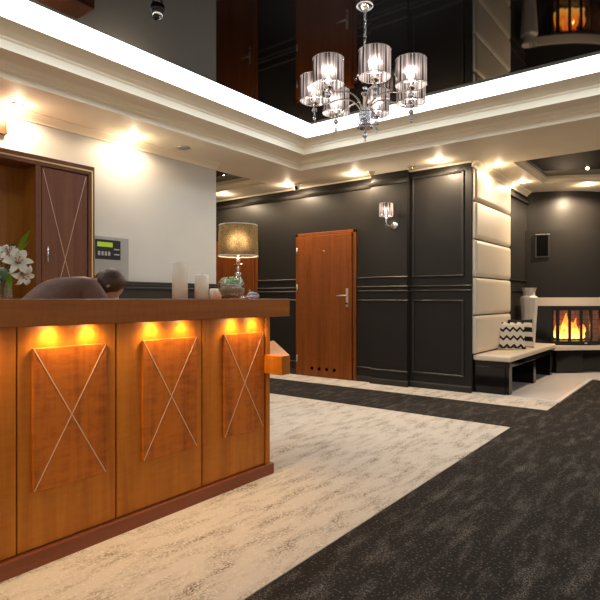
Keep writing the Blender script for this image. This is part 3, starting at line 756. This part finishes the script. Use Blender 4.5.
for k, th in enumerate((10, 58, 112, 166, 218, 268, 318)):
    a = base_dir + R(th)
    ca, sa = math.cos(a), math.sin(a)
    q = lambda r, z: (r * ca, r * sa, L(z))
    bm = BM(); tube(bm, spline([q(.022, 2.35), q(.045, 2.395), q(.095, 2.435), q(.17, 2.44), q(.25, 2.42), q(RA - .02, 2.415), q(RA, 2.43)]), .0058, 8); arm = link('arm', bm, 'chrome', ch, 'local')
    bm = BM(); lathe(bm, [(a_, L(b_)) for a_, b_ in [(0, 2.405), (.012, 2.408), (.026, 2.425), (.030, 2.440), (.010, 2.440), (.010, 2.47), (0, 2.47)]], 16, (RA * ca, RA * sa, 0)); link('cup', bm, 'chrome', arm, 'local')
    bm = BM(); ball(bm, (RA * ca, RA * sa, L(2.382)), .019, u=10, v=6, smooth=False); ball(bm, (RA * ca, RA * sa, L(2.35)), .008, u=8, v=6, smooth=False); ball(bm, (RA * ca, RA * sa, L(2.325)), .011, sz=1.6, u=8, v=6, smooth=False); tube(bm, [(RA * ca, RA * sa, L(2.41)), (RA * ca, RA * sa, L(2.31))], .002, 6); link('pendant_drop', bm, 'facets', arm, 'local')
    bm = BM(); lathe(bm, [(.0925, -.0775), (.0930, -.04), (.0930, .04), (.0925, .0775)], 144, cap=False, fold=.0014, folds=36); s = link('lamp_shade', bm, 'organza', arm, 'local'); s.location = (RA * ca, RA * sa, L(2.522))
    for zz_ in (-.0775, .0775):
        bm = BM(); lathe(bm, [(.0935, zz_ - .003), (.0955, zz_), (.0935, zz_ + .003), (.0915, zz_), (.0935, zz_ - .003)], 40, cap=False)
        if zz_ < 0:
            for j in range(3): tube(bm, [(.012 * math.cos(j * 2.094), .012 * math.sin(j * 2.094), -.055), (.092 * math.cos(j * 2.094), .092 * math.sin(j * 2.094), -.0775)], .0015, 5)
        link('shade_ring', bm, 'chrome', s, 'local')
    bm = BM(); lathe(bm, [(0, -.05), (.011, -.045), (.019, -.01), (.021, .012), (.014, .035), (.005, .05), (0, .055)], 14); link('bulb', bm, 'bulb', s, 'local')
    lamp('bulb_glow', 'POINT', (RA * ca, RA * sa, L(2.53)), 9.0, (1, .86, .71), arm, .025)

# ------------------------------------------------------------------ downlights and ceiling fittings
def downlight(x, y, z, label, e=SPOT_E):
    r = thing('downlight', label, 'ceiling light', (x, y, z), 'recessed downlights')
    b = BM(); lathe(b, [(.030, -.001), (.047, -.001), (.047, -.006), (.040, -.010), (.030, -.008), (.030, -.001)], 24, cap=False); link('trim_ring', b, 'nickel', r, 'local')
    b = BM(); lathe(b, [(0, -.003), (.030, -.003), (.024, -.011), (0, -.014)], 20); link('lens', b, 'lens', r, 'local')
    lamp('downlight_lamp', 'SPOT', (0, 0, -.03), e, WARM, r, .025, 172, .35)
    lamp('downlight_rim_glow', 'POINT', (0, 0, -.05), min(e * .16, 2.2), WARM, r, .02)
    return r
downlight(-4.575, 2.12, SZ, 'lit downlight over the cream wall above the cabinet', 11)
downlight(-4.56, 3.24, SZ, 'lit downlight over the bare cream wall right of the cabinet', 11)
downlight(-6.0, 5.90, SZ, 'lit downlight far left in the corridor over the dark wall')
downlight(-4.80, 5.98, SZ, 'lit downlight beside the dome camera over the dark wall')
downlight(-3.675, 5.98, SZ, 'lit downlight over the dark wall just left of the pilaster')
downlight(-2.53, 6.00, SZ, 'lit downlight over the dark panelled wall right of the pilaster')
downlight(-2.03, 6.62, SZ, 'lit downlight above the near end of the cream padded wall', 6)
downlight(-2.06, 7.80, SZ, 'lit downlight at the far end of the cream padded wall', 7)
downlight(-1.38, 8.52, SZ, 'lit downlight in front of the curved chimney breast', 85)
for y in (1.0, -.1, -1.2): pass
def small(name, x, y, z, label, cat): return thing(name, label, cat, (x, y, z))
r = small('dome_camera', -4.64, 5.99, SZ, 'small white dome camera on the soffit beside a lit downlight', 'camera')
bm = BM(); lathe(bm, [(0, 0), (.05, 0), (.05, -.02), (.035, -.028), (0, -.028)], 20); link('mount', bm, 'white_paint', r, 'local')
bm = BM(); ball(bm, (0, 0, -.055), .042); link('housing', bm, 'white_paint', r, 'local')
bm = BM(); lathe(bm, [(0, .02), (.02, .018), (.024, 0), (.024, -.012), (0, -.012)], 16, mtx=mat4((.018, -.034, -.066), (R(65), 0, R(28)))); link('camera_lens', bm, 'black_gloss', r, 'local')
for x, y, lab in ((-3.44, 6.00, 'small round fitting on the soffit above the wall sconce'), (-2.90, 6.03, 'small brass spot fitting on the soffit right above the pilaster edge')):
    r = small('ceiling_fitting', x, y, SZ, lab, 'ceiling fitting')
    bm = BM(); lathe(bm, [(0, 0), (.05, 0), (.052, -.008), (.042, -.016), (0, -.016)], 20); link('plate', bm, 'nickel', r, 'local')
    bm = BM(); lathe(bm, [(0, -.016), (.03, -.016), (.028, -.04), (.018, -.045), (0, -.042)], 16); link('nozzle', bm, 'brass', r, 'local')
r = small('ceiling_speaker', -4.50, 3.82, SZ, 'flat round grey disc in the soffit near the end of the cream wall', 'ceiling speaker')
bm = BM(); lathe(bm, [(.062, -.0), (.075, -.0), (.075, -.008), (.062, -.010), (.062, 0)], 28, cap=False); link('bezel', bm, 'nickel', r, 'local')
bm = BM(); lathe(bm, [(0, -.004), (.062, -.004), (.06, -.006), (0, -.006)], 28); link('grille', bm, 'grey_metal', r, 'local')
r = small('eyeball_spot', -2.885, 2.232, CZ, 'chrome eyeball spotlight with dark collar on the black ceiling', 'ceiling fitting')
bm = BM(); lathe(bm, [(0, 0), (.042, 0), (.046, -.01), (.040, -.024), (0, -.024)], 20); link('collar', bm, 'black_gloss', r, 'local')
bm = BM(); ball(bm, (0, 0, -.036), .036); link('ball', bm, 'chrome', r, 'local')
bm = BM(); lathe(bm, [(0, 0), (.02, 0), (.022, .008), (0, .01)], 16, mtx=mat4((.012, -.02, -.068), (R(130), 0, R(30)))); link('lens', bm, 'black_gloss', r, 'local')
# wall sconce on the pilaster
YP = YB - .075
s = thing('wall_sconce', 'chrome wall sconce with pleated half shade and crystals on the dark pilaster', 'wall lamp', (-3.20, YP, 2.05))
bm = BM(); lathe(bm, [(0, 0), (.048, 0), (.05, .008), (.035, .02), (.015, .026), (0, .028)], 24, mtx=mat4((0, 0, 0), (R(90), 0, 0))); link('back_plate', bm, 'chrome', s, 'local')
SX, SY = -.050, -.13
bm = BM(); tube(bm, spline([(0, -.02, 0), (-.005, -.06, -.015), (-.03, -.11, -.01), (SX, SY, .03), (SX, SY, .12)]), .006); link('arm', bm, 'chrome', s, 'local')
bm = BM()
for z, rr in ((.075, .017), (.035, .013), (.0, .015), (-.028, .008)): ball(bm, (SX, SY, z), rr, u=10, v=6, smooth=False)
link('crystal_drop', bm, 'crystal', s, 'local')
bm = BM(); lathe(bm, [(.088, -.08), (.0885, 0), (.088, .08)], 120, cap=False, fold=.0014, folds=34); sh = link('lamp_shade', bm, 'organza', s, 'local'); sh.location = (SX, SY, .19)
for z in (-.08, .08):
    bm = BM(); lathe(bm, [(.089, z - .003), (.091, z), (.089, z + .003), (.087, z), (.089, z - .003)], 36, cap=False)
    link('shade_ring', bm, 'chrome', sh, 'local')
bm = BM(); lathe(bm, [(0, -.07), (.011, -.06), (.019, -.02), (.021, .005), (.014, .03), (.005, .045), (0, .05)], 14); link('bulb', bm, 'bulb', sh, 'local')
lamp('bulb_glow', 'POINT', (SX, SY, .20), 5.0, (1, .80, .58), s, .025)

# ------------------------------------------------------------------ things on the counter
def candle(x, y, r, h, lab):
    t = thing('candle', lab, 'candle', (x, y, CT), 'pillar candles on the counter')
    b = BM(); lathe(b, [(0, 0), (r, 0), (r, h - .004), (r - .004, h), (r * .6, h - .002), (r * .3, h - .008), (0, h - .01)], 28); link('wax', b, 'wax', t, 'local')
    b = BM(); tube(b, [(0, 0, h - .012), (.001, 0, h), (.003, .001, h + .008)], .0012, 5); link('wick', b, 'black_gloss', t, 'local')
candle(-2.50, 2.096, .046, .215, 'tallest ivory pillar candle, leftmost on the counter')
candle(-2.47, 2.240, .043, .147, 'medium ivory pillar candle in the middle on the counter')
candle(-2.62, 2.50, .040, .068, 'short ivory candle half behind the glass bowl')
bw = thing('terrarium_bowl', 'round glass bowl of succulents and pebbles on the counter', 'terrarium', (-2.37, 2.400, CT))
bm = BM()
RB = .086; HB = .075
outer = [(0, .002), (.04, .002)] + [(RB * math.cos(R(t)), HB + RB * .9 * math.sin(R(t))) for t in range(-55, 51, 7)]
inn = [(r - .003, z + (.003 if r < .05 else 0)) for r, z in reversed(outer[1:])] + [(0, .006)]
lathe(bm, outer + inn, 32, cap=False); link('bowl', bm, 'clear', bw, 'local')
bm = BM(); lathe(bm, [(0, .008), (.046, .008), (.066, .025), (.077, .05), (.079, .062), (0, .07)], 24); link('gravel', bm, 'soil', bw, 'local')
rng = random.Random(2)
bm = BM()
for k in range(70):
    a = rng.random() * 6.283; z = .02 + rng.random() * .05; rr = .076 - abs(z - .065) * .26
    ball(bm, (rr * math.cos(a) * .93, rr * math.sin(a) * .93, z), .006 + rng.random() * .005, sz=.7, u=7, v=5)
pb = link('pebbles', bm, 'pebble', bw, 'local'); pb['kind'] = 'stuff'
for k, (px, py, pz, pr) in enumerate(((.02, -.035, .085, .042), (.045, .015, .082, .038), (-.04, -.01, .088, .042), (-.01, .04, .09, .04), (.005, 0, .105, .044))):
    bm = BM()
    for ring in range(3):
        n = 8 - ring
        for i in range(n):
            a = 2 * math.pi * i / n + ring * .4; rr = pr * (1 - ring * .28)
            t = bmesh.new(); bmesh.ops.create_uvsphere(t, u_segments=7, v_segments=5, radius=1)
            for f in t.faces: f.smooth = True
            for v in t.verts: v.co = Vector((v.co.x * rr * .5 + rr * .5, v.co.y * rr * .24, v.co.z * rr * .12 + abs(v.co.x) * .006))
            merge(bm, t, mat4((px, py, pz + ring * .008), (0, R(-18 - ring * 22), a)))
    link('succulent', bm, 'succulent', bw, 'local')
tl = thing('table_lamp', 'table lamp with linen drum shade and crystal ball stem on the counter', 'table lamp', (-2.56, 2.655, CT))
tl.location = (-2.52, 2.612, CT)
bm = BM(); lathe(bm, [(0, .002), (.05, .002), (.052, .010), (.02, .018), (0, .02)], 28); link('base', bm, 'chrome', tl, 'local')
bm = BM()
for z, r_ in ((.048, .028), (.104, .027), (.158, .026), (.202, .016)): ball(bm, (0, 0, z), r_, u=14, v=9)
link('crystal_stem', bm, 'crystal', tl, 'local')
bm = BM(); tube(bm, [(0, 0, .015), (0, 0, .34)], .004, 8); lathe(bm, [(.004, .235), (.016, .237), (.016, .27), (.004, .272)], 16); tube(bm, [(-.035, -.006, .232), (.04, .006, .232)], .003, 6); link('stem_rod', bm, 'chrome', tl, 'local')
bm = BM(); lathe(bm, [(.134, .286), (.133, .388), (.129, .492)], 64, cap=False); shd = link('lamp_shade', bm, 'linen', tl, 'local')
bm = BM(); lathe(bm, [(.134, .282), (.136, .287), (.134, .291), (.132, .287), (.134, .282)], 48, cap=False); link('shade_rim', bm, 'white_paint', shd, 'local')
bm = BM(); lathe(bm, [(.129, .488), (.131, .492), (.129, .496), (.127, .492), (.129, .488)], 48, cap=False)
for j in range(3): tube(bm, [(0, 0, .338), (.131 * math.cos(j * 2.094), .131 * math.sin(j * 2.094), .291)], .002, 5)
link('shade_rim', bm, 'white_paint', shd, 'local')
bm = BM(); lathe(bm, [(0, .288), (.014, .293), (.026, .348), (.028, .373), (.018, .398), (0, .406)], 16); link('bulb', bm, emission('lamp_bulb', (1, .78, .5), 2), tl, 'local')
lamp('bulb_glow', 'POINT', (0, 0, .383), 2.3, (1, .74, .45), tl, .06)
on = thing('ornament', 'small bluish shell shaped ornament at the counter end beside the lamp', 'ornament', (-2.36, 2.585, CT))
bm = BM()
for k in range(9):
    a = R(-80 + k * 20); ball(bm, (.012 * math.sin(a), .032 * math.sin(a), .014 + .018 * math.cos(a)), .011, sx=1.2, sy=.9, sz=1.3, u=8, v=6)
ball(bm, (0, 0, .012), .03, sx=.8, sy=1.3, sz=.5); link('shell', bm, 'shell', on, 'local')
bm = BM(); tube(bm, spline([(0, -.03, .008), (.01, -.06, .012), (.0, -.085, .006)]), .006, 6); link('tail', bm, 'shell', on, 'local')

# lilies in a glass vase
fl = thing('lily_bouquet', 'white lilies with green leaves in a clear glass vase on the counter', 'flowers', (-2.52, 1.10, CT))
bm = BM(); lathe(bm, [(0, .002), (.038, .002), (.040, .01), (.042, .10), (.050, .135), (.048, .135), (.039, .10), (.037, .012), (0, .010)], 24, cap=False); link('vase', bm, 'clear', fl, 'local')
def lily(c, d, size):
    d = Vector(d).normalized(); q = d.to_track_quat('Z', 'Y').to_matrix().to_4x4(); q.translation = c
    b = BM()
    for k in range(6):
        a = 2 * math.pi * k / 6; big = 1 if k % 2 else .8
        t = bmesh.new(); rows = []
        for i in range(8):
            s_ = i / 7; ln = size * (s_ ** 1.0) * .95; up = size * (.75 * math.sin(s_ * 1.9) - .35 * s_ ** 3)
            w = size * .27 * big * math.sin(math.pi * min(1, s_ * .93 + .07)) ** .8
            rows.append([t.verts.new((ln, w * e, up + abs(e) * w * .35 - (.02 * size if e == 0 else 0))) for e in (-1, -.5, 0, .5, 1)])
        for i in range(7):
            for j in range(4):
                f = t.faces.new((rows[i][j], rows[i][j + 1], rows[i + 1][j + 1], rows[i + 1][j])); f.smooth = True
        merge(b, t, q @ mat4((0, 0, 0), (0, 0, a)))
    o = link('lily', b, 'petal', fl, 'local')
    b = BM()
    for k in range(5):
        a = 2 * math.pi * k / 5
        p = q @ Vector((.22 * size * math.cos(a), .22 * size * math.sin(a), size * .85)); tube(b, [c, p], .0012, 5); ball(b, p, .005, sz=.6, u=6, v=4)
    link('stamens', b, 'stamen', o, 'local')
def leaf(c, d, ln, w, m='leaf'):
    d = Vector(d).normalized(); q = d.to_track_quat('X', 'Z').to_matrix().to_4x4(); q.translation = c
    t = bmesh.new(); rows = []
    for i in range(9):
        s_ = i / 8; ww = w * math.sin(math.pi * (s_ * .96 + .02)) ** .9
        rows.append([t.verts.new((ln * s_, ww * e, -.25 * ln * s_ * s_ + abs(e) * ww * .3)) for e in (-1, 0, 1)])
    for i in range(8):
        for j in range(2):
            f = t.faces.new((rows[i][j], rows[i][j + 1], rows[i + 1][j + 1], rows[i + 1][j])); f.smooth = True
    b = BM(); merge(b, t, q); link('leaf', b, m, fl, 'local')
# local frame: screen-right on the counter is about (+.47,+.88)
rt = Vector((.794, .607, 0)); tw = Vector((.607, -.794, 0))
def V(u, w, z): return rt * u + tw * w + Vector((0, 0, z))
for u, w, z, du, dw, dz, s_ in ((.085, .03, .165, .6, .9, .25, .068), (.105, .02, .105, .9, .6, -.35, .058), (.0, .05, .185, -.2, 1, .35, .062), (-.03, .05, .12, -.5, 1, -.1, .055), (.055, .05, .215, .3, .7, .8, .05), (-.07, .02, .20, -.9, .4, .4, .06), (-.01, .06, .105, .0, 1, -.4, .05), (.03, -.05, .19, .2, -1, .4, .06)):
    c = V(u, w, z); lily(c - V(du, dw, dz).normalized() * .03, V(du, dw, dz), s_)
    b = BM(); tube(b, spline([V(0, 0, .02), V(u * .2, w * .2, .12), c - V(du, dw, dz).normalized() * .03]), .003, 6); link('stem', b, 'leaf_dark', fl, 'local')
for u, w, z, du, dw, dz, ln, wd, mm in ((.075, 0, .20, .28, .1, 1, .12, .016, 'leaf'), (.06, -.02, .2, .5, .2, .8, .09, .014, 'leaf'), (-.02, 0, .2, -.6, .2, .9, .11, .018, 'leaf'), (.01, 0, .2, .5, .3, .5, .10, .014, 'leaf_dark'), (.02, .04, .14, .5, .8, -.3, .12, .018, 'leaf_dark'), (-.03, .02, .15, -.6, .6, -.2, .13, .02, 'leaf_dark'), (.04, .03, .12, .4, .5, -.7, .09, .012, 'leaf'), (-.04, 0, .18, -1, .1, .6, .12, .016, 'leaf'), (.02, .03, .1, .1, .8, -.1, .10, .016, 'leaf_dark')):
    leaf(V(u, w, z), V(du, dw, dz), ln, wd, mm)

# ------------------------------------------------------------------ person stooping behind the counter
def skin(name, verts, edges, radii, m, parent, root=0, sub=2, flat=None):
    me = bpy.data.meshes.new(name); me.from_pydata([Vector(v) - parent.location for v in verts], edges, [])
    o = bpy.data.objects.new(name, me); col.objects.link(o)
    md = o.modifiers.new('skin', 'SKIN'); md.use_smooth_shade = True
    for i, r in enumerate(radii):
        sv = me.skin_vertices[0].data[i]; sv.radius = r if isinstance(r, tuple) else (r, r); sv.use_root = (i == root)
    sb = o.modifiers.new('sub', 'SUBSURF'); sb.levels = sub; sb.render_levels = sub
    dg = bpy.context.evaluated_depsgraph_get(); ev = o.evaluated_get(dg)
    nm = bpy.data.meshes.new_from_object(ev); nm.name = name
    o.modifiers.clear(); o.data = nm; nm.materials.clear(); nm.materials.append(M[m])
    for p in nm.polygons: p.use_smooth = True
    o.parent = parent
    return o
PX = -3.24
per = thing('person', 'person in a mauve grey top stooping behind the reception counter, head bowed', 'person', (PX, 1.50, 0))
# body: pelvis, spine, neck, head, arms with hands, legs with feet
Vt = [(PX, 1.50, .90), (PX, 1.60, 1.02), (PX, 1.74, 1.14), (PX, 1.86, 1.205), (PX, 1.93, 1.215), (PX + .01, 1.98, 1.205)]
Ed = [(i, i + 1) for i in range(5)]; Ra = [.125, .115, .125, .10, .055, .052]
def chain(start, pts, rad):
    i0 = start
    for p, r in zip(pts, rad):
        Vt.append(p); Ra.append(r); Ed.append((i0, len(Vt) - 1)); i0 = len(Vt) - 1
    return i0
hands = []
for s in (1, -1):
    e = chain(3, [(PX + s * .15, 1.86, 1.18), (PX + s * .20 + .04, 1.99, .97), (PX + s * .15 + .09, 2.14, .83), (PX + s * .15 + .11, 2.19, .80)], [.065, .045, .033, .030])
    hands.append((e, s))
    chain(0, [(PX + s * .09, 1.49, .84), (PX + s * .11, 1.55, .48), (PX + s * .11, 1.49, .09), (PX + s * .11, 1.60, .05)], [.095, .062, .042, .035])
body = skin('body', Vt, Ed, Ra, 'skin', per)
for e, s in hands:
    hx, hy, hz = Vt[e]
    v = [(hx, hy, hz), (hx, hy + .05, hz - .008)]; ed = [(0, 1)]; ra = [(.026, .016), (.034, .014)]
    for f, (off, ln) in enumerate(((-.03, .062), (-.010, .074), (.010, .070), (.028, .054))):
        k = len(v); v += [(hx + off, hy + .085, hz - .008), (hx + off * 1.15, hy + .085 + ln * .5, hz - .012), (hx + off * 1.2, hy + .085 + ln, hz - .030)]
        ed += [(1, k), (k, k + 1), (k + 1, k + 2)]; ra += [.0095, .0085, .007]
    k = len(v); v += [(hx - s * .045, hy + .03, hz - .012), (hx - s * .062, hy + .065, hz - .02)]; ed += [(0, k), (k, k + 1)]; ra += [.011, .009]
    skin('hand', v, ed, ra, 'skin', per)
# head bowed forward and down
hd = Vector((PX + .02, 2.085, 1.205))
bm = BM(); ball(bm, (0, 0, 0), .1, sx=.76, sy=.95, sz=1.12, u=24, v=18)
for v in bm.verts:
    if v.co.z < -.02: v.co.x *= 1 + v.co.z * 2.6; v.co.y += .012
ball(bm, (0, .098, -.015), .014, sx=.8, sy=1.1, sz=1.6, u=10, v=8)
for sx in (-1, 1):
    ball(bm, (sx * .075, -.01, -.005), .024, sx=.35, sy=.7, sz=1.2, u=10, v=8); ball(bm, (sx * .03, .083, .012), .012, u=10, v=8)
ball(bm, (0, .086, -.060), .02, sx=1.1, sy=.45, sz=.35, u=10, v=8)
h = link('head', bm, 'skin', per, 'local'); h.location = hd - per.location; h.rotation_euler = (R(-62), 0, R(-18))
bm = BM(); ball(bm, (0, -.014, .016), .1, sx=.86, sy=1.0, sz=1.10, u=24, v=18)
for v in list(bm.verts):
    if v.co.y > .055 and v.co.z < .06: v.co.y = .055
hr = link('hair', bm, 'hair', h, 'local')
# top and trousers
Tv = [(PX, 1.47, .88), (PX, 1.52, .93), (PX, 1.61, 1.03), (PX, 1.75, 1.145), (PX, 1.865, 1.20)]; Te = [(i, i + 1) for i in range(4)]; Tr = [.142, .140, .132, .140, .108]
for s in (1, -1):
    k = len(Tv); Tv += [(PX + s * .155, 1.86, 1.18), (PX + s * .20 + .035, 1.985, .975), (PX + s * .155 + .085, 2.13, .84)]; Te += [(4, k), (k, k + 1), (k + 1, k + 2)]; Tr += [.078, .060, .046]
skin('blouse', Tv, Te, Tr, 'blouse', per)
Tv = [(PX, 1.48, .90), (PX, 1.48, .86)]; Te = [(0, 1)]; Tr = [.135, .130]
for s in (1, -1):
    k = len(Tv); Tv += [(PX + s * .09, 1.49, .82), (PX + s * .11, 1.55, .48), (PX + s * .11, 1.49, .10)]; Te += [(1, k), (k, k + 1), (k + 1, k + 2)]; Tr += [.108, .078, .06]
skin('trousers', Tv, Te, Tr, 'trousers', per)
